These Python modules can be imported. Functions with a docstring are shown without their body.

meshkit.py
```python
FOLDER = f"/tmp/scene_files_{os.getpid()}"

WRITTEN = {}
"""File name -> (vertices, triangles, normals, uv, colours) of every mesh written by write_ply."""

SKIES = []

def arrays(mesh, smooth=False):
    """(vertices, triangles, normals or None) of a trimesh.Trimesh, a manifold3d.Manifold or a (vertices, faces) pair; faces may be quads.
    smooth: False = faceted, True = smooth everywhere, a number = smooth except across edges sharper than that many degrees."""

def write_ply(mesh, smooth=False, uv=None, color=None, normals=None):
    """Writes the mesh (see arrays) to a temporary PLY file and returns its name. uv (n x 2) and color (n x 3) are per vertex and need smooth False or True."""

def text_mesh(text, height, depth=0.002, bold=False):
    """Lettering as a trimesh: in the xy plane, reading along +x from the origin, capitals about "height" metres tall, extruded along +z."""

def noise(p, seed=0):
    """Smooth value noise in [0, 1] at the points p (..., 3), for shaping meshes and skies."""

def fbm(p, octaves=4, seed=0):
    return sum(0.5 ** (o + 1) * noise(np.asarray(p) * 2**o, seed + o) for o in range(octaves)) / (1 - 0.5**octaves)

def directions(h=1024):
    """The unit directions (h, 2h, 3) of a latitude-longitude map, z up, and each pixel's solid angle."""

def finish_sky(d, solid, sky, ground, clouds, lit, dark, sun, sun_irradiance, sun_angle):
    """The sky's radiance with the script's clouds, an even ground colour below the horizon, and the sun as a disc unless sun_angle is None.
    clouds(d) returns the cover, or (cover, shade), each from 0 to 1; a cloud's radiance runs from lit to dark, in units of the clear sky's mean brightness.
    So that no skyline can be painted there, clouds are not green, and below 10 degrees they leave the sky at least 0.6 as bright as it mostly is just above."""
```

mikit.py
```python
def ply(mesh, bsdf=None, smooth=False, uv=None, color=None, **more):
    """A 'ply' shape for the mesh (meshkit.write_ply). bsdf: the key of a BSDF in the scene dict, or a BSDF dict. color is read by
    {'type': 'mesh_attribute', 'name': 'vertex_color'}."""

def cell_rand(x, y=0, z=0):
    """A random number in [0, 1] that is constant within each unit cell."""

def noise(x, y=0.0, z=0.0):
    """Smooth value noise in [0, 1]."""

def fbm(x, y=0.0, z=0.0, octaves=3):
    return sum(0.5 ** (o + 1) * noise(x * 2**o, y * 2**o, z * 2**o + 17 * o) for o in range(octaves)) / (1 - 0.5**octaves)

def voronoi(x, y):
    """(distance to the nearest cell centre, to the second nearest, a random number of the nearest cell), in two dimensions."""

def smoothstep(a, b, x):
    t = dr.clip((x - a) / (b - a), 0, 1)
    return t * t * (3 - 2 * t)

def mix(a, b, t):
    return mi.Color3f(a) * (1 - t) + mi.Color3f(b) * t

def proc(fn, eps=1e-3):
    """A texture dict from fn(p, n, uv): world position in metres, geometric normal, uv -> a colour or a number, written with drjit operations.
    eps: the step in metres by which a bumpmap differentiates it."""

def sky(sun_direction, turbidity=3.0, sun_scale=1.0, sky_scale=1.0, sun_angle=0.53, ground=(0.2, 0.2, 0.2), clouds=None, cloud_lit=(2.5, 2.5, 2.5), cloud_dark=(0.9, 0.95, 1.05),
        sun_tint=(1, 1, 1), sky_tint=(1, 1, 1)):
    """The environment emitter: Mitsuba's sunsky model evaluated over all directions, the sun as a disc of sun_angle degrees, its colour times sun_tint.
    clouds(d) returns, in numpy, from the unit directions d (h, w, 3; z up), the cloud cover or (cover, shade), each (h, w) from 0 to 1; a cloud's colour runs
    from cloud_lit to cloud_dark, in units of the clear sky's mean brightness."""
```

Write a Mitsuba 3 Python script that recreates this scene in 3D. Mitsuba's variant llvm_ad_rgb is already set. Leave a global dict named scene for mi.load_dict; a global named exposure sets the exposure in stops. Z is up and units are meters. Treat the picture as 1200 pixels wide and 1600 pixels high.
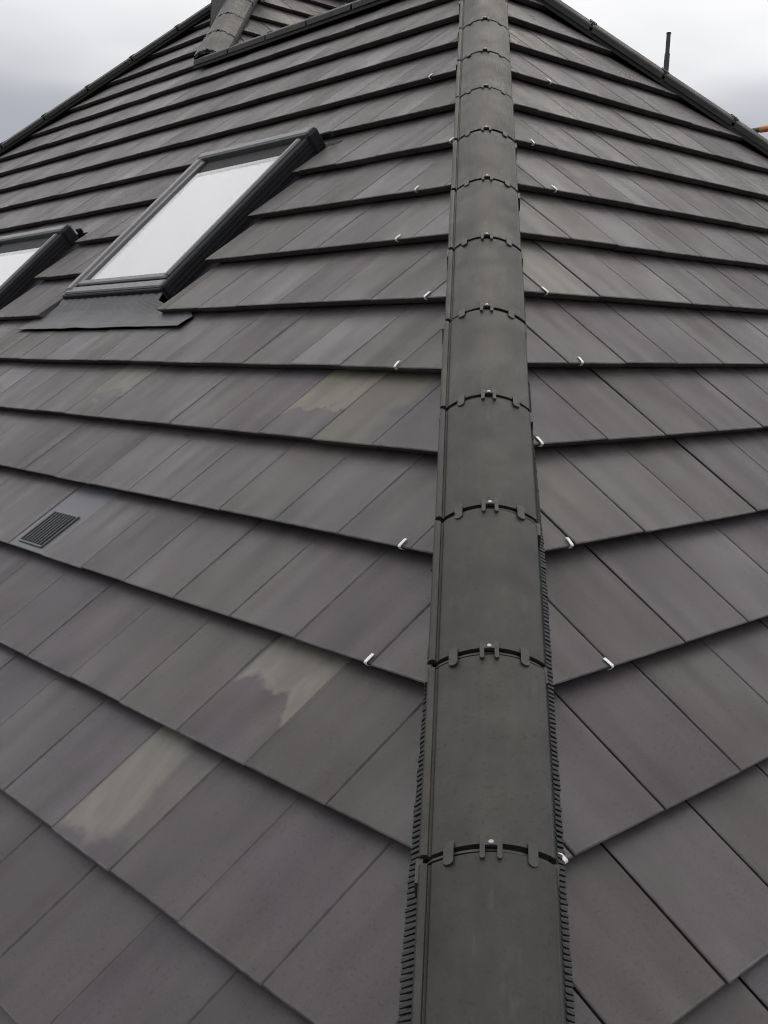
import math, random
import numpy as np, trimesh, drjit as dr, mitsuba as mi, mikit, meshkit
from mikit import noise, fbm, cell_rand, smoothstep, mix, proc

T = mi.ScalarTransform4f
rng = random.Random(11)
scene, labels = {}, {}

# ---------------------------------------------------------------- camera, sky, exposure
RIGHT = np.array([0.9999445941380746, 0.004079710564355791, 0.009703845410574785])
DOWN = np.array([0.010524645066103424, -0.36984709550028033, -0.92903302298478])
FWD = np.array([-0.00020124679822159343, 0.929083678638107, -0.3698695413088358])
CAM = np.array([-0.042516944170740166, -0.7715373769600042, 1.269706703349697])
F = 1637.139            # focal length in pixels of a 1200 px wide picture
exposure = 2.21
scene['camera'] = {
    'type': 'perspective', 'fov': math.degrees(2 * math.atan(600 / F)), 'fov_axis': 'x', 'near_clip': 0.02, 'far_clip': 3000.0,
    'principal_point_offset_x': -129.94 / 1200, 'principal_point_offset_y': -407.62 / 1600,
    'to_world': T().look_at(origin=CAM.tolist(), target=(CAM + FWD).tolist(), up=(-DOWN).tolist())}


SUN = np.array((0.10, 0.67, 0.72))


def cloud_cover(d):
    """A closed overcast: brightest towards the hidden sun and the zenith, a low grey-blue bank all the way round the horizon with an uneven top."""
    el = np.degrees(np.arcsin(np.clip(d[..., 2], -1, 1)))
    big = meshkit.fbm(d * np.array([2.2, 2.2, 5.0]) + 3.7, 4, seed=5)
    soft = meshkit.fbm(d * np.array([5.0, 5.0, 14.0]) + 1.3, 4, seed=9)
    top = 11.6 + 6.0 * (big - 0.5) + 3.5 * (soft - 0.5)
    bank = 1.0 / (1.0 + np.exp((el - top) / 0.75))
    away = 0.5 - 0.5 * (d @ (SUN / np.linalg.norm(SUN)))
    low = np.clip(1 - el / 55.0, 0, 1)
    shade = 0.25 * low + 1.15 * away + 0.30 * (soft - 0.5)
    return np.ones_like(el), np.clip(shade + (0.95 - shade) * 0.85 * bank, 0, 1)


scene['sky'] = mikit.sky(SUN, turbidity=4, sun_scale=0.03, sun_angle=30, sun_tint=(0.94, 1.0, 1.06), clouds=cloud_cover,
                         cloud_lit=(2.60, 2.585, 2.575), cloud_dark=(0.59, 0.64, 0.76))

# ---------------------------------------------------------------- planes of the roof (s along the courses, t up the slope, n out of it)
EL, UL = np.array([-0.68663, 0.72701, 0.0]), np.array([0.57959, 0.5474, 0.60368])
ER, UR = np.array([0.68764, 0.72605, 0.0]), np.array([-0.57874, 0.54812, 0.60384])
NL, NR = np.cross(UL, EL), np.cross(ER, UR)
H, HN, HX = np.array([0.00079, 0.88706, 0.46165]), np.array([0.0, -0.46165, 0.88706]), np.array([1.0, 0.0, 0.0])
K = 0.8429                                   # a hip's run along the course per metre of slope
TA = 5.56                                    # slope length up to the ridge of the front wing
SB = 7.69                                    # where that ridge meets the main roof
O2 = (SB - K * TA) * EL
LFAR = 14.93                                 # far hip of the long slope: s + K t = LFAR
TM = (LFAR - (SB - K * TA)) / (2 * K)        # slope length up to the ridge of the main roof
TM2 = TM + 0.55                               # the main roof ends in a small gable above its hip
SLOPES = {'L': (np.zeros(3), EL, UL, NL), 'R': (np.zeros(3), ER, UR, NR), 'M': (O2, ER, UR, NR)}
T_EAVES = -1.38


def world(slope, p):
    o, e, u, n = SLOPES[slope]
    p = np.asarray(p, float).reshape(-1, 3)
    return o + p[:, :1] * e + p[:, 1:2] * u + p[:, 2:3] * n


# ---------------------------------------------------------------- materials
def tile_base(p, uv):
    i = dr.floor(uv.x)
    u, v = uv.x - i, uv.y
    r1, r2 = cell_rand(i, 1), cell_rand(i, 2)
    big = fbm(p.x * 1.5 + 4, p.y * 1.5, p.z * 1.5, 3)
    tone = mix((0.079, 0.0655, 0.0715), (0.079, 0.0665, 0.0645), smoothstep(0.25, 0.8, r2 * 0.55 + big * 0.5))
    streak = noise(u * 5 + i * 7.3, v * 1.1 + i)
    thin = noise(u * 17 + i * 3.1, v * 2.3 + i)
    blot = fbm(p.x * 9, p.y * 9, p.z * 9, 3)
    grain = noise(p.x * 330, p.y * 330, p.z * 330)
    pores = smoothstep(0.74, 0.86, noise(p.x * 150 + 2, p.y * 150, p.z * 150))
    f = (0.93 + 0.10 * r1) * (0.78 + 0.34 * streak + 0.10 * thin) * (0.84 + 0.32 * blot) * (0.90 + 0.20 * grain) * (1 - 0.16 * pores)
    film = smoothstep(0.72, 0.95, cell_rand(i, 11)) * smoothstep(0.35, 0.7, fbm(u * 2.3 + i, v * 1.6, i * 0.7, 3))
    c = mix(tone * f, mi.Color3f(0.104, 0.088, 0.072) * f, film * 0.5)
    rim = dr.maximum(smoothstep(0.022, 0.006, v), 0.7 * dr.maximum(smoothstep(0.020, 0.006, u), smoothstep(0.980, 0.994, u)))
    rim = rim * smoothstep(0.25, 0.7, noise(p.x * 42, p.y * 42, p.z * 42))                 # light caught on bevelled, worn arrises, painted into the colour
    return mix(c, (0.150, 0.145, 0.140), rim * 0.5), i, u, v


def tile_color(p, n, uv):
    c, i, u, v = tile_base(p, uv)
    pale = smoothstep(0.60, 0.82, fbm(p.x * 1.9 + 9, p.y * 1.9, p.z * 1.9, 4)) * (0.2 + 0.5 * cell_rand(i, 5))
    return mix(c, (0.155, 0.150, 0.142), pale * 0.6)


def tile_rough(p, n, uv):
    i = dr.floor(uv.x)
    u = uv.x - i
    return 0.31 + 0.20 * fbm(p.x * 4, p.y * 4, p.z * 4, 3) + 0.13 * cell_rand(i, 8) + 0.14 * noise(u * 6 + i * 5.0, uv.y * 1.4) - 0.06


def tile_bump(p, n, uv):
    return fbm(p.x * 60, p.y * 60, p.z * 60, 3) * 0.7 + 0.9 * fbm(p.x * 7, p.y * 7, p.z * 7, 2)


def rag(u, v, i, k=1.0):
    return (fbm(u * 3.1 * k + i, v * 4.2 * k, i * 1.7, 4) - 0.5)


def smear_half(p, n, uv):                     # dried mortar over the upper half, its lower edge torn
    c, i, u, v = tile_base(p, uv)
    edge = 0.585 + 0.05 * dr.sin(u * 11.0 - 1.2) - 0.24 * smoothstep(0.70, 0.92, u) + 0.28 * rag(u, v, i, 1.6) + 0.04 * (noise(u * 22 + i, v * 28) - 0.5)
    m = smoothstep(edge - 0.05, edge + 0.07, v) * smoothstep(0.02, 0.07, u)
    body = 0.50 + 0.36 * noise(u * 9 + i, v * 4) + 0.2 * noise(u * 30 + i, v * 12) + 0.25 * smoothstep(0.08, 0.0, dr.abs(v - edge - 0.03))
    return mix(c, (0.192, 0.176, 0.147), m * dr.clip(body, 0, 1))


def smear_full(p, n, uv):                     # dried mortar over most of the tile, wiped off along one side
    c, i, u, v = tile_base(p, uv)
    lo = 0.06 + 0.4 * rag(u, v, i) + 0.10 * smoothstep(0.5, 0.9, u) + 0.04 * (noise(u * 22 + i, v * 28) - 0.5)
    m = smoothstep(lo - 0.04, lo + 0.10, v) * smoothstep(0.0, 0.05, u)
    q = u + 0.55 * rag(u, v * 0.6, i + 3)
    m = m * (1 - 0.66 * smoothstep(0.56, 0.70, q)) * (1 - 0.8 * smoothstep(0.88, 1.0, v) * smoothstep(0.45, 0.6, u))
    body = 0.60 + 0.34 * noise(u * 12 + i + v * 5, v * 3) + 0.2 * noise(u * 34 + i + v * 9, v * 10)
    return mix(c, (0.192, 0.177, 0.150), m * dr.clip(body, 0, 1))


def smear_tan(p, n, uv):                      # the same in a warmer tan
    c, i, u, v = tile_base(p, uv)
    edge = 0.44 + 0.8 * rag(u, v, i, 1.3) + 0.05 * (noise(u * 22 + i, v * 28) - 0.5)
    m = smoothstep(edge - 0.02, edge + 0.05, v) * (0.60 + 0.5 * noise(u * 9 + i, v * 5))
    m = dr.maximum(m, 0.9 * smoothstep(0.05, 0.0, dr.abs(v - edge)) * smoothstep(0.35, 0.5, noise(u * 5 + i, 2.0)))
    return mix(c, (0.168, 0.150, 0.112), dr.clip(m, 0, 1))


def smear_faint(p, n, uv):                    # an older, browner film
    c, i, u, v = tile_base(p, uv)
    edge = 0.40 + 1.1 * rag(u, v, i)
    m = smoothstep(edge, edge + 0.12, v) * (0.40 + 0.45 * noise(u * 6 + i, v * 5))
    return mix(c, (0.150, 0.140, 0.108), m)


def brown_film(p, n, uv):                     # a thin even brown film over the whole tile
    c, i, u, v = tile_base(p, uv)
    m = 0.75 * (1 - smoothstep(0.62, 0.95, u + 0.5 * rag(u, v, i)))
    return mix(c, (0.122, 0.108, 0.084), m)


def hip_color(p, n, uv):
    i = dr.floor(uv.x)
    big = fbm(p.x * 5, p.y * 5, p.z * 5, 3)
    blot = fbm(p.x * 22, p.y * 16, p.z * 16, 4)
    lines = noise(p.x * 90, p.y * 5, p.z * 5)
    grain = noise(p.x * 300, p.y * 300, p.z * 300)
    pores = smoothstep(0.72, 0.86, noise(p.x * 140, p.y * 140, p.z * 140))
    c = mix((0.041, 0.0382, 0.033), (0.047, 0.0390, 0.032), big)
    c = c * ((0.80 + 0.4 * cell_rand(i, 3)) * (0.58 + 0.80 * blot) * (0.90 + 0.2 * lines) * (0.88 + 0.24 * grain) * (1 - 0.25 * pores))
    scuff = smoothstep(0.64, 0.76, fbm(p.x * 34 + 3, p.y * 9, p.z * 9, 4)) * (0.2 + 0.5 * noise(p.x * 60, p.y * 60, p.z * 60))
    return mix(c, (0.115, 0.108, 0.094), scuff * 0.45)


def bsdf(fn, rough, bump, bump_scale=0.0007, spec=0.5, eps=1e-3):
    return {'type': 'twosided', 'bsdf': {'type': 'bumpmap', 'arbitrary': proc(bump, eps), 'scale': bump_scale,
            'bsdf': {'type': 'principled', 'base_color': proc(fn), 'roughness': proc(rough) if callable(rough) else rough, 'specular': spec}}}


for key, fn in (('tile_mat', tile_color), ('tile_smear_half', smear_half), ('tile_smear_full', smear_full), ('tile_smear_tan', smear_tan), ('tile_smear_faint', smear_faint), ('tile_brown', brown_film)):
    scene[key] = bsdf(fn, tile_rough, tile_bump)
scene['hip_mat'] = bsdf(hip_color, lambda p, n, uv: 0.41 + 0.22 * fbm(p.x * 12, p.y * 12, p.z * 12, 3), tile_bump)


def plain(key, color, rough, metallic=0.0, spec=0.5, var=0.25, freq=20.0):
    def fn(p, n, uv, color=color, var=var, freq=freq):
        return mi.Color3f(color) * (1 - var * 0.5 + var * fbm(p.x * freq, p.y * freq, p.z * freq, 3))
    scene[key] = {'type': 'twosided', 'bsdf': {'type': 'principled', 'base_color': proc(fn), 'roughness': rough, 'metallic': metallic, 'specular': spec}}


plain('black_plastic', (0.022, 0.022, 0.023), 0.45)
plain('union_plastic', (0.052, 0.050, 0.046), 0.5, var=0.6, freq=60)
plain('comb_rubber', (0.030, 0.030, 0.031), 0.55)
plain('screw_metal', (0.55, 0.55, 0.54), 0.35, metallic=0.6, var=0.3, freq=200)
plain('membrane', (0.018, 0.018, 0.018), 0.8)
plain('clip_metal', (0.82, 0.82, 0.80), 0.30, metallic=0.35, var=0.1)
plain('frame_metal', (0.145, 0.142, 0.145), 0.36, metallic=0.35, var=0.3)
plain('frame_dark', (0.022, 0.022, 0.024), 0.62, var=0.3, spec=0.25)
plain('flashing', (0.076, 0.071, 0.074), 0.5, var=0.6, freq=9)
plain('vent_plastic', (0.112, 0.112, 0.124), 0.42, var=0.2, freq=12)
plain('vent_slat', (0.030, 0.031, 0.034), 0.55)
plain('blind_cloth', (0.54, 0.53, 0.54), 0.8, var=0.05, freq=3)
plain('steel_tube', (0.10, 0.10, 0.095), 0.5, metallic=0.4, var=0.3)
plain('orange_paint', (0.62, 0.24, 0.07), 0.5, var=0.2)
plain('brick_wall', (0.26, 0.15, 0.11), 0.85, var=0.5, freq=6)
plain('grass_ground', (0.07, 0.09, 0.045), 0.95, var=0.8, freq=1.5)
scene['pane_glass'] = {'type': 'thindielectric', 'int_ior': 1.5}

used = {}


def name_key(base):
    k = used.get(base, 0)
    used[base] = k + 1
    return base if k == 0 else f'{base}_{k:03d}'


def put(base, mesh, mat, smooth=False, uv=None, **lab):
    key = name_key(base)
    scene[key] = mikit.ply(mesh, mat, smooth=smooth, uv=uv)
    if lab:
        labels[key] = lab
    return key


labels['house'] = {'label': 'large hipped house roof of wet dark grey interlocking tiles with two roof windows', 'category': 'house'}


# ---------------------------------------------------------------- tiles
def clip_poly(poly, a, b, c):
    """keeps a*s + b*t >= c of a convex polygon [(s, t), ...]"""
    out = []
    for k in range(len(poly)):
        p, q = poly[k], poly[(k + 1) % len(poly)]
        dp, dq = a * p[0] + b * p[1] - c, a * q[0] + b * q[1] - c
        if dp >= 0:
            out.append(p)
        if (dp >= 0) != (dq >= 0):
            w = dp / (dp - dq)
            out.append((p[0] + w * (q[0] - p[0]), p[1] + w * (q[1] - p[1])))
    return out


def area(poly):
    x, y = np.array(poly).T
    return 0.5 * abs(np.dot(x, np.roll(y, -1)) - np.dot(y, np.roll(x, -1)))


GAUGE = 0.345
NOSE, HEAD = 0.031, 0.012                     # thickness at the front edge and further up


def tile_piece(slope, poly, t0, lift, slant, drop=0.036, warp=(0, 0)):
    """A convex piece of a tile: bevelled top, sides slanted as the interlock is, an undercut front edge."""
    P = np.array(poly, float)
    keep = [i for i in range(len(P)) if np.hypot(*(P[i] - P[i - 1])) > 2e-3]
    P = P[keep]
    if len(P) < 3:
        return None
    if np.sum(P[:, 0] * np.roll(P[:, 1], -1) - P[:, 1] * np.roll(P[:, 0], -1)) < 0:
        P = P[::-1]
    m = len(P)
    ctr = P.mean(0)
    d = np.roll(P, -1, 0) - P
    nrm = np.stack([-d[:, 1], d[:, 0]], 1)
    nrm /= np.linalg.norm(nrm, axis=1, keepdims=True) + 1e-9
    mit = nrm + np.roll(nrm, 1, 0)
    mit /= np.maximum((mit ** 2).sum(1, keepdims=True) / 2, 0.5)
    b = 0.0030
    inner = P + mit * b
    front = np.clip(1 - (P[:, 1] - t0) / 0.05, 0, 1)

    def top(q):
        return lift - (q[:, 1] - t0) / GAUGE * drop + warp[0] * (q[:, 0] - ctr[0]) + warp[1] * (q[:, 1] - t0)
    z0 = top(inner)
    z1 = top(P) - 0.0024
    th = HEAD + (NOSE - HEAD) * front
    low = P + np.stack([np.full(m, slant), 0.017 * front], 1)
    z2 = top(P) - th
    V = np.vstack([np.c_[inner, z0], np.c_[P, z1], np.c_[low, z2]])
    up = SLOPES[slope][3] @ np.cross(SLOPES[slope][1], SLOPES[slope][2]) > 0
    faces = []
    for i in range(m):
        j = (i + 1) % m
        for a in (0, m):
            faces += [[a + m + i, a + m + j, a + j], [a + m + i, a + j, a + i]]
    for i in range(1, m - 1):
        faces += [[0, i, i + 1], [2 * m, 2 * m + i + 1, 2 * m + i]]
    faces = np.array(faces)
    if not up:
        faces = faces[:, ::-1]
    return V, faces


# openings of the long slope: (s right, s left, t bottom, t top); the roof windows with their flashing
WIN = [dict(s0=4.285, s1=5.35, t0=2.55, t1=3.72, z0=0.020, z1=0.066), dict(s0=6.235, s1=7.30, t0=2.02, t1=3.19, z0=0.020, z1=0.064)]
HOLES = [(4.14, 5.44, 2.30, 2.745), (4.18, 5.38, 2.745, 3.095), (4.225, 5.38, 3.095, 3.445), (4.25, 5.40, 3.445, 3.75), (6.12, 7.50, 1.86, 2.38), (6.12, 7.40, 2.38, 3.22)]

L_OFF = [0.00356, 0.01383, 0.00828, -0.00053, -0.01357, -0.02138, -0.01709, 0.00158, -0.00391, 0.00074, 0.00193, 0.00107, 0.00375, 0.00903, 0.00343, -0.00309, -0.00133, 0.00211]
R_OFF = [-0.01214, -0.00656, 0.00148, 0.00946, -0.00113, 0.00844, 0.00995, 0.00316, 0.01043, -0.00162, -0.01326, -0.01033]
L_JOINT = {0: (1.008, 0.3003), 1: (0.895, 0.3033), 2: (1.077, 0.3008), 3: (1.265, 0.2977), 4: (1.440, 0.2966), 5: (1.917, 0.2932), 6: (2.124, 0.2935), 7: (2.304, 0.2935)}
R_JOINT = {0: (0.929, 0.300), 1: (1.109, 0.300), 2: (1.584, 0.298), 3: (1.491, 0.2965), 4: (1.980, 0.2985), 5: (2.720, 0.302), 7: (3.100, 0.296)}


def nose(slope, k):
    if slope == 'L':
        return GAUGE * k + (L_OFF[k - 1] if 1 <= k <= 18 else 0.0)
    return 0.35689 + 0.34399 * k + (R_OFF[k - 1] if 1 <= k <= 12 else -0.01)


tiles, clips = [], []                         # tiles: dicts with slope, mesh, uv, centre, size
tile_id = 0


def lay(slope, k, s_min, s_max, cuts, holes=()):
    global tile_id
    t0, t1 = nose(slope, k), nose(slope, k + 1)
    tab = L_JOINT if slope == 'L' else R_JOINT
    s0, w = tab.get(k, (2.124 + (0.5 * (k % 2) + 0.07 * math.sin(k * 2.7)) * 0.2935, 0.2935) if slope == 'L' else (3.1 + (0.5 * (1 - k % 2) + 0.08 * math.sin(k * 1.9)) * 0.296, 0.296))
    i0, i1 = math.floor((s_min - s0) / w) - 1, math.ceil((s_max - s0) / w) + 1
    for i in range(i0, i1):
        tile_id += 1
        r = random.Random(tile_id * 7 + 1)
        gap = r.choice([0.0015, 0.0024, 0.0036]) if slope == 'L' else r.choice([0.0062, 0.007, 0.008])
        a, b = s0 + i * w + gap / 2, s0 + (i + 1) * w - gap / 2
        jit = r.uniform(-0.0024, 0.0024)
        head = t1 + 0.075
        poly = [(a, t0 + jit), (b, t0 + jit), (b, head), (a, head)]
        for c in cuts:
            poly = clip_poly(poly, *c) if len(poly) > 2 else poly
        if len(poly) < 3 or area(poly) < 4e-4:
            continue
        pieces = [poly]
        for (h0, h1, g0, g1) in holes:
            nxt = []
            for p in pieces:
                q = np.array(p)
                if q[:, 0].max() <= h0 or q[:, 0].min() >= h1 or q[:, 1].max() <= g0 or q[:, 1].min() >= g1:
                    nxt.append(p)
                    continue
                left, right = clip_poly(p, 1, 0, h1), clip_poly(p, -1, 0, -h0)
                mid = clip_poly(clip_poly(p, -1, 0, -h1), 1, 0, h0)
                parts = [left, right]
                if len(mid) > 2:
                    parts.append(clip_poly(mid, 0, -1, -g0))
                    up = clip_poly(mid, 0, 1, g1)
                    if len(up) > 2 and np.array(up)[:, 1].min() < t1 - 0.02:
                        parts.append(up)
                nxt += [x for x in parts if len(x) > 2 and area(x) > 6e-4]
            pieces = nxt
        lift = r.uniform(-0.0012, 0.0012)
        warp = (r.uniform(-0.0035, 0.0035), r.uniform(-0.004, 0.004))
        slant = 0.006                         # all tiles overlap the same way
        V, Fc, n0 = [], [], 0
        for p in pieces:
            got = tile_piece(slope, p, t0 + jit, lift, -slant if slope == 'L' else slant, warp=warp)
            if got is None:
                continue
            V.append(got[0]); Fc.append(got[1] + n0); n0 += len(got[0])
        if not V:
            continue
        V, Fc = np.vstack(V), np.vstack(Fc)
        u = np.clip((V[:, 0] - a) / (b - a), 0.004, 0.996)
        if slope == 'L':
            u = 1 - u
        v = np.clip((V[:, 1] - t0) / (t1 - t0), -0.2, 1.3)
        vis = [c for p in pieces for c in [clip_poly(p, 0, -1, -t1)] if len(c) > 2]
        if not vis:
            continue
        tiles.append(dict(slope=slope, row=k, a=a, b=b, V=world(slope, V), F=Fc, uv=np.c_[u + tile_id, v], c=world(slope, [(*np.mean(np.vstack(vis), 0), 0)])[0], area=sum(area(c) for c in vis)))


CUT = 0.055                                   # tiles are cut this far from a hip's centre line
for k in range(-4, 21):
    smin, smax = K * nose('L', k) - 0.3, LFAR - K * nose('L', k) + 0.3
    cuts = [(1, -K, CUT), (-1, -K, -LFAR + CUT), (0, -1, -(TM - 0.03))]
    if k >= 15:                               # beside the upper hip, and below the ridge of the wing
        cuts_main = cuts + [(1, -K, SB - K * TA + CUT)]
        lay('L', k, smin if k == 15 else SB - 0.2, smax, cuts if k == 15 else cuts_main)
    else:
        lay('L', k, smin, smax, cuts, HOLES)
for k in range(-4, 15):
    smin, smax = K * nose('R', k) - 0.3, K * (2 * TA - nose('R', k)) + 0.3
    lay('R', k, smin, smax, [(1, -K, CUT), (-1, -K, -2 * K * TA + CUT)])
for k in range(13, 22):
    t = nose('R', k)
    for side in ((1, -K, CUT),) if nose('R', k + 1) < TM else ((1, 0, K * TM + 0.02),):
        lay('M', k, K * min(t, TM) - 0.3, K * TM + 2.95, [side, (1, K, 2 * K * TA + 0.02), (-1, 0, -(K * TM + 2.9)), (0, -1, -(TM2 - 0.04))])

# which tiles the picture shows, and how large: the 300 largest are parts of their own
for q in tiles:
    d = q['c'] - CAM
    x, y, z = d @ RIGHT, d @ DOWN, d @ FWD
    facing = abs((SLOPES[q['slope']][3] @ d) / np.linalg.norm(d))
    inside = z > 0.1 and -60 < 600 + 129.94 + F * x / z < 1260 and -60 < 800 + 407.62 + F * y / z - 815.24 * 0 < 1660
    vx, vy = (730 + F * x / max(z, .1)), (1207.6 + F * y / max(z, .1))
    q['size'] = q['area'] * facing / (d @ d) if (-70 < vx < 1270 and -70 < vy < 1680) else 0.0
order = sorted(range(len(tiles)), key=lambda i: -tiles[i]['size'])
own = set(i for i in order[:297] if tiles[i]['size'] > 0)

HOLDER = {'L': 'house__roof_slope', 'R': 'house__roof_slope_001', 'M': 'house__roof_slope_002'}


def special(q):
    """tiles that look different from the rest: (material, label)"""
    if q['slope'] == 'L':
        mid = 0.5 * (q['a'] + q['b'])
        for row, s, mat, lab in ((2, 1.515, 'tile_smear_half', 'tile with a pale torn smear of dried mortar over its upper half'),
                                 (1, 1.655, 'tile_smear_full', 'tile almost wholly covered by a pale smear of dried mortar'),
                                 (5, 2.35, 'tile_smear_tan', 'tile with a small tan mortar stain below the upper course'),
                                 (5, 3.83, 'tile_smear_faint', 'tile with an olive brown stain beside the left edge'),
                                 (5, 2.05, 'tile_brown', 'brownish tile beside the hip')):
            if q['row'] == row and abs(mid - s) < 0.15:
                return mat, lab
    if q['slope'] == 'R' and q['row'] == 6 and abs(0.5 * (q['a'] + q['b']) - 2.55) < 0.15:
        return 'tile_brown', 'olive brown tile beside the hip'
    return 'tile_mat', None


rest = {'L': [], 'R': [], 'M': []}
VENT_ROW, VENT_S0, VENT_S1 = 3, 3.055, 3.345
for i in order:
    q = tiles[i]
    if i in own:
        if q['slope'] == 'L' and q['row'] == VENT_ROW and abs(0.5 * (q['a'] + q['b']) - 3.2) < 0.15:
            q['vent'] = True
            continue
        mat, lab = special(q)
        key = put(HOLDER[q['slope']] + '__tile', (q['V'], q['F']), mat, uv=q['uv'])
        if lab:
            labels[key] = {'label': lab}
    else:
        rest[q['slope']].append(q)
for sl, qs in rest.items():
    if not qs:
        continue
    n0, V, Fc, U = 0, [], [], []
    for q in qs:
        V.append(q['V']); Fc.append(q['F'] + n0); U.append(q['uv']); n0 += len(q['V'])
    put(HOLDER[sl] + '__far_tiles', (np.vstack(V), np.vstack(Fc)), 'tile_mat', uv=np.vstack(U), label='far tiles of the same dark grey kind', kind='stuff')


# ---------------------------------------------------------------- decks under the tiles, walls, ground
def slab(points, thick):
    """A flat polygon in space given a thickness downwards along its normal."""
    P = np.array(points, float)
    n = np.cross(P[1] - P[0], P[2] - P[0])
    n /= np.linalg.norm(n)
    if n[2] < 0:
        n, P = -n, np.roll(P[::-1], 1, 0)
    m = len(P)
    V = np.vstack([P, P - n * thick])
    f = [[0, i, i + 1] for i in range(1, m - 1)] + [[m, m + i + 1, m + i] for i in range(1, m - 1)]
    for i in range(m):
        j = (i + 1) % m
        f += [[i, m + i, m + j], [i, m + j, j]]
    return V, np.array(f)


def sl(slope, s, t, n=-0.062):
    return world(slope, [(s, t, n)])[0]


te = T_EAVES
TB = -0.062
put('house__roof_slope', slab([sl('L', SB, TA), sl('L', K * TA, TA), sl('L', K * te, te), sl('L', LFAR - K * te, te), sl('L', LFAR - K * TM, TM)], 0.03), 'membrane',
    label='long tiled slope left of the hip with two roof windows')
put('house__roof_slope', slab([sl('R', K * te, te), sl('R', K * (2 * TA - te), te), sl('R', K * TA, TA)], 0.03), 'membrane', label='triangular tiled slope right of the hip')
RUN = 2.9
low = 3.6
put('house__roof_slope', slab([sl('M', K * TA, TA), sl('M', K * TM, TM), sl('M', K * TM, TM2), sl('M', K * TM + RUN, TM2), sl('M', K * TM + RUN, low), sl('M', K * (2 * TA - low), low)], 0.03), 'membrane',
    label='small upper tiled slope showing behind the ridge')
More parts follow.
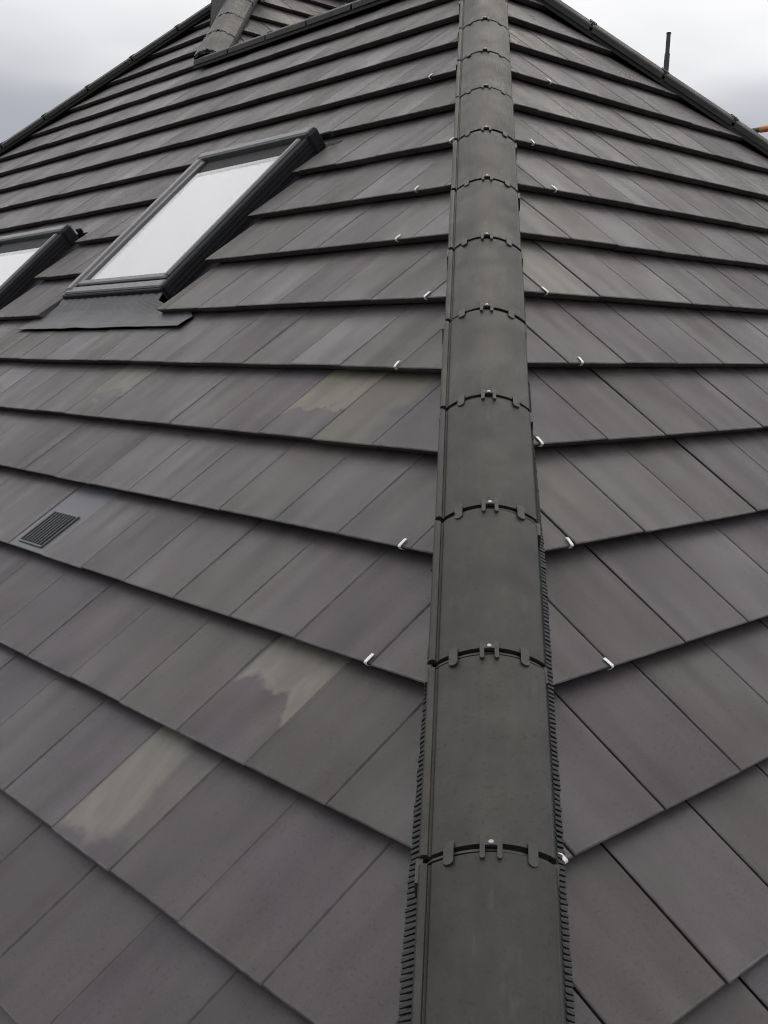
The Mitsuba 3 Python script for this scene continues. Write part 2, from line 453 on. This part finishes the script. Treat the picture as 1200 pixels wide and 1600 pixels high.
# the slopes that face away: the back of the wing, the back of the main roof
apex, ridge_end = sl('L', K * TA, TA, -0.05), sl('L', SB, TA, -0.05)
mapex = sl('L', LFAR - K * TM, TM, -0.05)
back_u = np.array([UL[0], UL[1], -UL[2]])
back_len = TA - te
rc = sl('R', K * (2 * TA - te), te, -0.05)
put('house__back_slope', slab([apex, rc, rc + EL * (SB - K * TA + K * back_len * 2) * 0.62, ridge_end], 0.05), 'tile_mat')
uh = np.array([UL[0], UL[1], 0]); uh /= np.linalg.norm(uh)
far_corner = sl('L', LFAR - K * te, te, -0.05)
mr_end = mapex + uh * RUN * 0.96
drop = np.array([EL[0] * math.cos(0.648), EL[1] * math.cos(0.648), -0.6037]) * (TM - te)
put('house__back_slope', slab([mapex, far_corner, mr_end + drop, mr_end], 0.05), 'tile_mat')


g_lo, g_top = sl('M', K * TM, TM, -0.07), sl('M', K * TM, TM2 - 0.02, -0.07)
g_foot = np.array([g_top[0], g_top[1], g_lo[2] - 0.1])
put('house__gablet', slab([g_lo, g_top, g_foot], 0.02), 'frame_dark', label='small dark gable above the hip at the top left')
put('house__gablet', slab([g_top, g_top + uh * RUN, g_foot + uh * RUN - [0, 0, 0.4], g_foot - [0, 0, 0.4]], 0.02), 'frame_dark')


def prism(ring, z0, z1):
    ring = np.array(ring)[:, :2]
    m = len(ring)
    V = np.vstack([np.c_[ring, np.full(m, z0)], np.c_[ring, np.full(m, z1)]])
    f = []
    for i in range(m):
        j = (i + 1) % m
        f += [[i, j, m + j], [i, m + j, m + i]]
    return V, np.array(f)


inset = lambda p, q: np.array(p) + np.array(q)
c0 = sl('L', K * te, te)
ez = c0[2] - 0.15
GROUND = ez - 5.2
w_l = np.array([EL[0], EL[1], 0]); w_r = np.array([ER[0], ER[1], 0])
corner = c0 + 0.28 * (w_l + w_r)
wl = far_corner - 0.28 * w_l + 0.28 * w_r
back = rc + 0.28 * w_l - 0.28 * w_r
put('house__wall', prism([corner, back, back + w_l * 8.6, mr_end + drop * 0.96, wl], GROUND, ez), 'brick_wall')
g = 400.0
scene['ground'] = mikit.ply((np.array([[-g, -g, GROUND], [g, -g, GROUND], [g, g, GROUND], [-g, g, GROUND]]), np.array([[0, 1, 2], [0, 2, 3]])), 'grass_ground')
labels['ground'] = {'label': 'grassy ground around the house far below the roof', 'category': 'ground', 'kind': 'structure'}
labels['sky'] = {'label': 'overcast sky with a low grey cloud bank', 'category': 'sky', 'kind': 'structure'}


# ---------------------------------------------------------------- hip and ridge tiles
def arc(x, half=0.104, sag=0.036, crest=0.045):
    return crest - sag * (x / half) ** 2


def strip(profile, thick, y0, y1, cap=True):
    """An open profile [(x, z)] given a thickness inwards and swept along y: closed mesh."""
    P = np.array(profile, float)
    d = np.gradient(P, axis=0)
    nn = np.stack([d[:, 1], -d[:, 0]], 1)
    nn /= np.linalg.norm(nn, axis=1, keepdims=True)
    inner = P + nn * thick
    ring = np.vstack([P, inner[::-1]])
    m = len(ring)
    V = np.vstack([np.c_[ring[:, 0], np.full(m, y0), ring[:, 1]], np.c_[ring[:, 0], np.full(m, y1), ring[:, 1]]])
    f = []
    for i in range(m):
        j = (i + 1) % m
        f += [[i, m + j, j], [i, m + i, m + j]]
    h = len(P)
    for i in range(h - 1):
        a, b, c, e = i, i + 1, m - 2 - i, m - 1 - i
        f += [[a, b, c], [a, c, e], [m + a, m + c, m + b], [m + a, m + e, m + c]]
    return trimesh.Trimesh(V, np.array(f), process=False)


def box(x0, x1, y0, y1, z0, z1):
    m = trimesh.creation.box(extents=(x1 - x0, y1 - y0, z1 - z0))
    m.apply_translation(((x0 + x1) / 2, (y0 + y1) / 2, (z0 + z1) / 2))
    return m


def cat(ms):
    return trimesh.util.concatenate(ms)


def hip_profile(deep=True):
    xs = np.linspace(-0.104, 0.104, 25)
    pts = [(x, arc(x)) for x in xs]
    edge = [(0.1065, 0.0045), (0.1085, 0.0035), (0.1100, 0.0040)]
    left = edge + ([(0.1125, 0.0085), (0.1180, 0.0100), (0.1245, 0.0075), (0.1275, 0.0015), (0.1262, -0.050)] if deep else [(0.1140, 0.0050), (0.1180, 0.0), (0.1190, -0.028)])
    right = [(0.1060, 0.0065), (0.1095, 0.0050), (0.1125, 0.0010), (0.1140, -0.006), (0.1135, -0.050)] if deep else [(0.1140, 0.0050), (0.1180, 0.0), (0.1190, -0.028)]
    return [(-x, z) for x, z in left][::-1] + pts + right


HL = 0.49284
H0 = 0.97456                                 # where along the hip the joint nearest the camera lies


def hip_tile_mesh(length, deep=True):
    return strip(hip_profile(deep), 0.011, 0.0098, length - 0.0098)


def round_tab(x0, x1, y0, y1, z, th):
    """A flat tab, its lower end (y0) rounded, lying on the curve of the tile."""
    from shapely.geometry import Point, box as sbox
    r = (x1 - x0) / 2
    shp = Point((x0 + x1) / 2, y0 + r).buffer(r, 6).union(sbox(x0, y0 + r, x1, y1))
    m = trimesh.creation.extrude_polygon(shp, th, engine='earcut')
    xm = (x0 + x1) / 2
    v = m.vertices.copy()
    v[:, 2] += z + np.array([arc(x) for x in v[:, 0]])
    m.vertices = v
    return m


def union_mesh(ears=True):
    """The union of a joint: a narrow rib in the gap, two tabs, a forked clamp and two ears, joined into one moulded piece."""
    import manifold3d as m3
    ms = []
    xs = np.linspace(-0.122, 0.122, 25)
    ms.append(strip([(x, arc(x) - 0.0040 - 0.004 * (abs(x) > 0.104)) for x in (xs if ears else xs[3:-3])], 0.008, -0.0026, 0.0022))
    for sg in (-1, 1):
        for c, hw, ya, yb, th in ((0.073, 0.0088, -0.027, 0.022, 0.0052), (0.0150, 0.0044, -0.024, 0.023, 0.0066)):
            ms.append(round_tab(sg * c - hw, sg * c + hw, ya, yb, 0.0002, th))
            ms.append(box(sg * c - hw * 0.9, sg * c + hw * 0.9, -0.007, 0.007, arc(c) - 0.010, arc(c) + 0.003))
        if ears:
            ms.append(box(-0.1297, -0.1173, -0.046, 0.005, -0.044, 0.003) if sg < 0 else box(0.1095, 0.1190, -0.042, 0.005, -0.048, -0.004))
    ms.append(box(-0.0160, 0.0160, 0.003, 0.015, arc(0) - 0.001, arc(0) + 0.0066))
    out = m3.Manifold()
    for m in ms:
        trimesh.repair.fix_normals(m)
        m.merge_vertices()
        out = out + m3.Manifold(m3.Mesh(np.asarray(m.vertices, np.float32), np.asarray(m.faces, np.uint32)))
    r = out.to_mesh()
    return trimesh.Trimesh(r.vert_properties[:, :3], r.tri_verts, process=False)


def screw_mesh():
    p = [(0.0, 0.0016), (0.0011, 0.0016), (0.0015, 0.0026), (0.0034, 0.0026), (0.0046, 0.0013), (0.0048, 0.0), (0.0, 0.0)]
    m = trimesh.creation.revolve(np.array(p), sections=14)
    m.apply_translation((0, 0.009, arc(0) + 0.0066))
    return m


union_ms, screw_m, band_m = {True: union_mesh(), False: union_mesh(False)}, screw_mesh(), strip([(x, arc(x) - 0.0125) for x in np.linspace(-0.100, 0.100, 21)], 0.004, -0.028, 0.028)
hip_plys = {}
for deep in (True, False):
    sv = trimesh.graph.smooth_shade(hip_tile_mesh(HL, deep), angle=np.radians(25), facet_minarea=None)
    hip_plys[deep] = [mikit.ply((sv.vertices, sv.faces), 'hip_mat', smooth=True, uv=np.c_[np.full(len(sv.vertices), v + 0.5), sv.vertices[:, 1]]) for v in range(6)]
band_ply = mikit.ply(band_m, 'black_plastic')
union_ply = {k: mikit.ply(m, 'union_plastic') for k, m in union_ms.items()}
screw_ply = mikit.ply(screw_m, 'screw_metal', smooth=30)


def frame(o, y, z):
    y = y / np.linalg.norm(y)
    z = z - (z @ y) * y
    z /= np.linalg.norm(z)
    x = np.cross(y, z)
    M = np.eye(4)
    M[:3, 0], M[:3, 1], M[:3, 2], M[:3, 3] = x, y, z, o
    return M


def line_of_tiles(holder, origin, direction, normal, first, count, tile_name, lift=0.0, deep=True):
    r = random.Random(count * 13 + len(holder))
    for i in range(first, first + count):
        o = origin + direction * (HL * i) + normal * lift
        M = frame(o, direction, normal)
        tw = trimesh.transformations.rotation_matrix(r.uniform(-0.004, 0.004), (0, 0, 1)) @ trimesh.transformations.rotation_matrix(r.uniform(-0.004, 0.004), (0, 1, 0))
        tw[0, 3], tw[2, 3] = r.uniform(-0.002, 0.002), r.uniform(-0.001, 0.001)
        scene[name_key(holder + '__' + tile_name)] = {**hip_plys[deep][r.randrange(6)], 'to_world': T((M @ tw).tolist())}
        ju = trimesh.transformations.rotation_matrix(r.uniform(-0.018, 0.018), (0, 0, 1))
        ju[0, 3], ju[1, 3] = r.uniform(-0.0025, 0.0025), r.uniform(-0.0025, 0.0025)
        js = trimesh.transformations.rotation_matrix(r.uniform(-0.12, 0.12), (r.uniform(-1, 1), r.uniform(-1, 1), 0.01), (0, 0.009, arc(0) + 0.0066))
        scene[name_key(holder + '__union_clip')] = {**union_ply[deep], 'to_world': T((M @ ju).tolist())}
        scene[name_key(holder + '__joint_band')] = {**band_ply, 'to_world': T(M.tolist())}
        scene[name_key(holder + '__screw')] = {**screw_ply, 'to_world': T((M @ ju @ js).tolist())}


def comb_mesh(length, y0, ts):
    """Two rows of flexible teeth hanging from the dry hip roll onto the tiles."""
    n = int(length / 0.0125)
    r = random.Random(3)
    ms = []
    base = trimesh.creation.box(extents=(1, 1, 1))
    V, Fc = [], []
    for sg in (-1, 1):
        for i in range(n):
            y = y0 + i * 0.0125
            w = 0.0072 + r.uniform(-0.001, 0.001)
            h_ = y + H0 - 6 * HL                # the roll's edge creeps out from under the tiles towards the eaves
            f = (1.70 - h_) / 0.85 if sg < 0 else (2.80 - h_) / 0.9
            f = min(1.0, f) + (0.35 if (sg < 0 and 1.86 < h_ < 2.02) else 0.0) + r.uniform(-0.06, 0.06)
            if f < 0.12:
                continue
            f = max(f, 0.12)
            a = np.array([[0.112, -0.040], [0.1225 if sg < 0 else 0.1185, -0.0590], [(0.1290 + 0.0210 * f) if sg < 0 else (0.1150 + 0.0195 * f), (-0.0735 if sg < 0 else -0.0665) + r.uniform(-0.001, 0.001)]])
            up = np.array([[0.004, 0.0055], [0.004, 0.0055], [0.001, 0.0045]])
            pts = []
            for k in range(3):
                jig = r.uniform(-0.0008, 0.0008) * k
                for q in (a[k], a[k] + up[k]):
                    for yy in (y + jig, y + w + jig):
                        pts.append((sg * q[0], yy, q[1]))
            b = len(V)
            V += pts
            for k in (0, 4):
                A = b + k
                Fc += [[A, A + 1, A + 5], [A, A + 5, A + 4], [A + 2, A + 6, A + 7], [A + 2, A + 7, A + 3], [A, A + 4, A + 6], [A, A + 6, A + 2], [A + 1, A + 3, A + 7], [A + 1, A + 7, A + 5]]
            Fc += [[b + 8, b + 9, b + 11], [b + 8, b + 11, b + 10]]
    return trimesh.Trimesh(np.array(V), np.array(Fc), process=False)


def roll_mesh(length):
    return strip([(-0.118, -0.050), (-0.112, -0.026), (-0.06, 0.0), (0, 0.012), (0.06, 0.0), (0.112, -0.026), (0.118, -0.050)], 0.004, 0, length)


def hip(holder, origin, direction, normal, length, first, count, tile_name, label, lift=0.0, comb=True):
    M = frame(origin + direction * (first * HL) + normal * lift, direction, normal)
    L = count * HL
    key = name_key(holder)
    scene[key] = {**mikit.ply(roll_mesh(L), 'membrane'), 'to_world': T(M.tolist())}
    labels[key] = {'label': label}
    if comb:
        c = name_key(key + '__comb')
        scene[c] = {**mikit.ply(comb_mesh(L, 0, 0), 'comb_rubber'), 'to_world': T(M.tolist())}
        labels[c] = {'label': 'black flexible comb teeth along both edges of the hip', 'kind': 'stuff'}
    line_of_tiles(key, origin, direction, normal, first, count, tile_name, lift, deep=comb)


APEX_H = np.linalg.norm(K * TA * EL + TA * UL)
n_hip = int((APEX_H - H0) / HL) + 1
hip('house__hip', H * H0, H, HN, 0, -6, n_hip + 6, 'hip_tile', 'straight hip of dark rounded tiles running up the middle')
# right hip of the triangular slope: from the apex down to the right and away
apex0 = K * TA * EL + TA * UL
d2 = -(K * -ER + UR) / np.linalg.norm(K * -ER + UR)          # downwards
n2 = NR + np.array([UL[0], UL[1], -UL[2]]) * 0
bn = np.cross(np.array([-UL[0], -UL[1], UL[2]]), EL); bn *= np.sign(bn[2])
n2 = NR + bn
len2 = np.linalg.norm((K * -ER + UR) * (TA - te))
hip('house__hip', apex0 + d2 * len2, -d2, n2 / np.linalg.norm(n2), 0, 0, int(len2 / HL) + 1, 'hip_tile', 'hip at the far right against the sky', lift=-0.006, comb=False)
# far hip of the long slope
apexm = (LFAR - K * TM) * EL + TM * UL
d3 = (-K * EL + UL) / np.linalg.norm(-K * EL + UL)
mn = np.cross(np.array([EL[0] * -0.797, EL[1] * -0.797, 0.6037]), uh); mn *= np.sign(mn[2])
n3 = NL + mn
len3 = np.linalg.norm((-K * EL + UL) * (TM - te))
hip('house__hip', apexm - d3 * len3, d3, n3 / np.linalg.norm(n3), 0, 0, int(len3 / HL) + 1, 'hip_tile', 'hip at the far left against the sky', lift=0.008, comb=False)
# upper hip between the long slope and the small slope behind the ridge
base_u = SB * EL + TA * UL
d4 = H
len4 = np.linalg.norm((K * EL + UL) * (TM - TA))
hip('house__hip', base_u + d4 * (-0.02), d4, HN, 0, 0, int(len4 / HL) + 1, 'hip_tile', 'short upper hip ending above the ridge at the top left', lift=0.012, comb=False)
# ridge of the front wing, ridge of the main roof
zz = np.array([0, 0, 1.0])
lr = SB - K * TA
hip('house__ridge', apex0 + EL * 0.10, EL, zz, 0, 0, int(lr / HL), 'ridge_tile', 'level ridge of the front wing below the upper hip', lift=-0.034, comb=False)
hip('house__ridge', O2 + K * TM * ER + TM2 * UR, uh, zz, 0, 0, 3, 'ridge_tile', 'ridge of the main roof', lift=-0.025, comb=False)


# ---------------------------------------------------------------- small metal clips that hold the cut tiles
def clip_mesh():
    w = 0.0050
    prof = [(0.026, 0.0012), (0.012, 0.0024), (0.0, 0.0030), (-0.0020, 0.0008), (-0.0015, -0.006), (0.003, -0.012)]
    P = np.array(prof)
    V, Fc = [], []
    for i, (t, z) in enumerate(P):
        for sx in (-w, w):
            for dz in (0, 0.0014):
                V.append((sx, t - (dz if i > 2 else 0), z + (dz if i <= 3 else 0)))
    for i in range(len(P) - 1):
        a, b = 4 * i, 4 * i + 4
        Fc += [[a, b, b + 2], [a, b + 2, a + 2], [a + 1, a + 3, b + 3], [a + 1, b + 3, b + 1], [a, a + 1, b + 1], [a, b + 1, b], [a + 2, b + 2, b + 3], [a + 2, b + 3, a + 3]]
    return trimesh.Trimesh(np.array(V, float), np.array(Fc), process=False)


clip_ply = mikit.ply(clip_mesh(), 'clip_metal', smooth=30)
for slope, spots in (('L', [(3, 1.275), (4, 1.475), (6, 2.13), (7, 2.31), (8, 2.805), (9, 3.01), (10, 3.115), (12, 3.87)]),
                     ('R', [(0, 0.70), (1, 0.778), (2, 1.277), (3, 1.47), (4, 1.68), (5, 2.182), (6, 2.34), (8, 3.028), (9, 3.21), (10, 3.37), (11, 3.94)])):
    o, e, u, n = SLOPES[slope]
    for k, s in spots:
        if slope == 'R' and k == 0:
            continue
        M = np.eye(4)
        ang = rng.uniform(-0.28, 0.28)
        tt = nose(slope, k)
        xx = np.cross(u, n)
        M[:3, 0], M[:3, 1], M[:3, 2] = math.cos(ang) * xx + math.sin(ang) * u, math.cos(ang) * u - math.sin(ang) * xx, n
        M[:3, 3] = s * e + (tt - 0.001) * u
        scene[name_key(HOLDER[slope] + '__tile_clip')] = {**clip_ply, 'to_world': T(M.tolist())}


# ---------------------------------------------------------------- roof windows
def lbox(w, s0, s1, t0, t1, z0, z1, bevel=0.004):
    """A bevelled bar in the window's own tilted plane (z from that plane), as world vertices."""
    import manifold3d as m3
    b = min(bevel, (s1 - s0) / 3, (t1 - t0) / 3, (z1 - z0) / 3)
    pts = []
    for a in (0, 1):
        for c in (0, 1):
            for d in (0, 1):
                x, y, z = (s0, s1)[a], (t0, t1)[c], (z0, z1)[d]
                sx, sy, sz = (1, -1)[a], (1, -1)[c], (1, -1)[d]
                pts += [(x, y + sy * b, z + sz * b), (x + sx * b, y, z + sz * b), (x + sx * b, y + sy * b, z)]
    h = trimesh.convex.convex_hull(np.array(pts))
    v = np.array(h.vertices)
    f = np.array(h.faces)
    tilt = w['z0'] + (v[:, 1] - w['t0']) / (w['t1'] - w['t0']) * (w['z1'] - w['z0'])
    v[:, 2] = v[:, 2] + tilt
    return trimesh.Trimesh(world('L', v), f, process=False)


for wi, w in enumerate(WIN):
    s0, s1, t0, t1 = w['s0'], w['s1'], w['t0'], w['t1']
    g0, g1, h0, h1 = s0 + 0.068, s1 - 0.110, t0 + 0.105, t1 - 0.180
    ms = [lbox(w, g1 + 0.042, s1, t0 + 0.02, t1 - 0.03, -0.045, 0.004, 0.012),
          lbox(w, s0 + 0.015, s1 - 0.02, t0 + 0.004, t0 + 0.052, -0.040, -0.003, 0.006), lbox(w, s0, s1 - 0.01, t1 - 0.062, t1 - 0.012, -0.04, 0.010, 0.008)]
    key = put('house__roof_window', cat(ms), 'frame_metal', label='roof window with dark grey frame and pale glass, ' + ('the larger one in full view' if wi == 0 else 'cut by the left edge of the view'))
    sash = [lbox(w, g0 - 0.032, g0 + 0.004, h0 - 0.03, h1 + 0.10, -0.045, 0.003, 0.008), lbox(w, g1 - 0.004, g1 + 0.036, h0 - 0.03, h1 + 0.10, -0.045, -0.004),
            lbox(w, g0 - 0.028, g1 + 0.032, h0 - 0.036, h0, -0.045, -0.003, 0.006)]
    put(key + '__sash', cat(sash), 'frame_metal')
    put(key + '__head_panel', cat([lbox(w, g0 + 0.005, g1 - 0.005, h1, t1 - 0.064, -0.06, -0.020)]), 'frame_dark')
    put(key + '__pane', (world('L', [(a, b, w['z0'] + (b - t0) / (t1 - t0) * (w['z1'] - w['z0']) - 0.014) for a, b in ((g0, h0), (g1, h0), (g1, h1), (g0, h1))]), np.array([[0, 1, 2], [0, 2, 3]])), 'pane_glass')
    put(key + '__blind', lbox(w, g0 - 0.002, g1 + 0.002, h0 - 0.01, h1 + 0.01, -0.046, -0.032, 0.001), 'blind_cloth')
    sides = [lbox(w, s0, s0 + 0.029, t0 + 0.005, t1 - 0.062, -0.115, -0.010, 0.006), lbox(w, s1 - 0.028, s1 - 0.002, t0 + 0.005, t1 - 0.062, -0.115, -0.012)]
    sides += [lbox(w, s0 - 0.004, s0 + 0.001, t0 + 0.02, t1 - 0.07, -0.032 - 0.020 * i, -0.025 - 0.020 * i, 0.001) for i in range(3)]
    sides += [lbox(w, s0 - 0.115, s0 - 0.001, t0 - 0.02, t1 + 0.02, -0.100, -0.092, 0.002), lbox(w, s1 + 0.001, s1 + 0.06, t0 - 0.02, t1 + 0.02, -0.100, -0.092, 0.002)]
    put(key + '__side_flashing', cat(sides), 'frame_dark')
    put(key + '__front_flashing', cat([lbox(w, s0, s1, t0 - 0.012, t0 + 0.003, -0.085, -0.010)]), 'frame_dark')
    corner_cap = [lbox(w, s0 - 0.014, s0 + 0.024, t1 - 0.075, t1 + 0.002, -0.100, 0.004, 0.014), lbox(w, s0 - 0.075, s0 - 0.01, t1 + 0.006, t1 + 0.020, -0.070, -0.040, 0.006)]
    put(key + '__head_corner', cat(corner_cap), 'frame_dark')
    # the pleated apron that dresses down over the course below
    a0, a1, b0, b1 = (3.815, 5.545, 2.292, t0 - 0.014) if wi == 0 else (s0 - 0.24, s1 + 0.36, t0 - 0.20, t0 - 0.014)
    ns, nt = 90, 7
    S, U = np.meshgrid(np.linspace(0, 1, ns), np.linspace(0, 1, nt), indexing='ij')
    flare = np.where(U > 0.5, 0, 0)
    ls, rs = a0 + (s0 - 0.01 - a0) * np.clip((U - 0.45) * 3, 0, 1), a1 + (s1 + 0.02 - a1) * np.clip((U - 0.45) * 3, 0, 1)
    SS = ls + (rs - ls) * S
    TT = b0 + (b1 - b0) * U + 0.005 * meshkit.noise(np.stack([SS * 7, U * 0, U * 0], -1)) * (1 - U)
    row6 = nose('L', 6 if wi == 0 else 5)
    ZZ = -(TT - row6) / GAUGE * 0.036 + 0.006 + 0.007 * np.clip(1 - U * 3, 0, 1) + 0.0035 * np.abs(np.sin(SS * 42)) * U + 0.006 * meshkit.fbm(np.stack([SS * 6, TT * 9, TT * 0 + wi], -1), 2) + 0.030 * np.clip((U - 0.6) / 0.4, 0, 1)
    V = world('L', np.stack([SS, TT, ZZ], -1).reshape(-1, 3))
    Fq = []
    for i in range(ns - 1):
        for j in range(nt - 1):
            a = i * nt + j
            Fq.append([a, a + nt, a + nt + 1, a + 1])
    V2 = V - NL * 0.003
    Fq = np.array(Fq)
    Fq = np.vstack([Fq[:, ::-1], Fq + len(V)])
    rim = [[i * nt, (i + 1) * nt, (i + 1) * nt + len(V), i * nt + len(V)] for i in range(ns - 1)]
    put(key + '__apron', (np.vstack([V, V2]), np.vstack([Fq, rim])), 'flashing')

# ---------------------------------------------------------------- vent tile
vq = [q for q in tiles if q.get('vent')]
if vq:
    q = vq[0]
    tv = nose('L', 3)
    vk = put('house__vent_tile', (q['V'], q['F']), 'vent_plastic', uv=q['uv'], label='pale grey vent tile with a slatted black grille')

    def vz(t):
        return -(t - tv) / GAUGE * 0.036

    def vbox(s0, s1, t0, t1, z0, z1):
        v = np.array([(s, t, vz(t) + z) for s in (s0, s1) for t in (t0, t1) for z in (z0, z1)])
        h = trimesh.convex.convex_hull(v)
        return trimesh.Trimesh(world('L', np.array(h.vertices)), h.faces, process=False)
    ga, gb, gc, gd = 3.112, 3.292, 1.078, 1.235
    put(vk + '__grille_frame', cat([vbox(ga - 0.008, gb + 0.008, gc - 0.008, gc, 0.0005, 0.005), vbox(ga - 0.008, gb + 0.008, gd, gd + 0.008, 0.0005, 0.005),
                                    vbox(ga - 0.008, ga, gc, gd, 0.0005, 0.0047), vbox(gb, gb + 0.008, gc, gd, 0.0005, 0.0047)]), 'vent_plastic')
    put(vk + '__grille_back', vbox(ga, gb, gc, gd, 0.0003, 0.0015), 'membrane')
    for i in range(8):
        s = ga + (i + 0.5) * (gb - ga) / 8
        put(vk + '__slat', vbox(s - 0.0055, s + 0.0055, gc, gd, 0.0022, 0.0085), 'vent_slat')


# ---------------------------------------------------------------- scaffold behind the wing
def tube(p0, p1, r, r2=None, seg=16):
    p0, p1 = np.array(p0, float), np.array(p1, float)
    m = trimesh.creation.cylinder(radius=r, segment=[p0, p1], sections=seg)
    return m


def ray(px, py, y):
    """The point at world distance y along the line of sight of a picture point (used to find where the scaffold stands)."""
    d = FWD * F + RIGHT * (px - 729.94) + DOWN * (py - 1207.62)
    return CAM + d * ((y - CAM[1]) / d[1])


pt, pm = ray(1045, 51, 12.2), ray(1043, 84, 12.2)
pk = put('scaffold_pole__tube', cat([tube([pt[0] - 0.06, pt[1], GROUND], pt, 0.0225), tube(pt - [0, 0, 0.012], pt, 0.026)]), 'steel_tube', smooth=35)
put('scaffold_pole__sleeve', tube([pm[0] - 0.016, pm[1], pm[2] - 0.75], [pm[0] - 0.002, pm[1], pm[2]], 0.0285), 'steel_tube', smooth=35)
put('scaffold_pole__base_plate', box(pt[0] - 0.135, pt[0] + 0.015, pt[1] - 0.075, pt[1] + 0.075, GROUND + 0.004, GROUND + 0.012), 'steel_tube')
labels['scaffold_pole'] = {'label': 'thin dark upright pole rising above the right hip against the sky', 'category': 'scaffold pole'}
r0 = ray(1186, 203, 11.3)
zr = r0[2]
A, B = r0 + EL * 1.3, r0 - EL * 2.6
put('guard_rail__tube', tube(A, B, 0.0242), 'steel_tube', smooth=35)
put('guard_rail__sleeve', tube(r0 - EL * 0.02, r0 - EL * 1.2, 0.0285), 'orange_paint', smooth=35, label='orange end of the rail')
for off in (1.2, -2.4):
    b = r0 + EL * off
    put('guard_rail__post', tube([b[0], b[1] + 0.05, GROUND], [b[0], b[1] + 0.05, zr + 0.03], 0.0242), 'steel_tube', smooth=35)
    put('guard_rail__coupler', box(b[0] - 0.04, b[0] + 0.04, b[1] - 0.03, b[1] + 0.08, zr - 0.04, zr + 0.028), 'steel_tube')
labels['guard_rail'] = {'label': 'level dark rail with an orange end beyond the right hip', 'category': 'guard rail'}
print([(sl_, sum(q['slope'] == sl_ for q in tiles)) for sl_ in 'LRM'], TM); print('tiles', len(tiles), 'own', len(own), 'entries', len(scene))
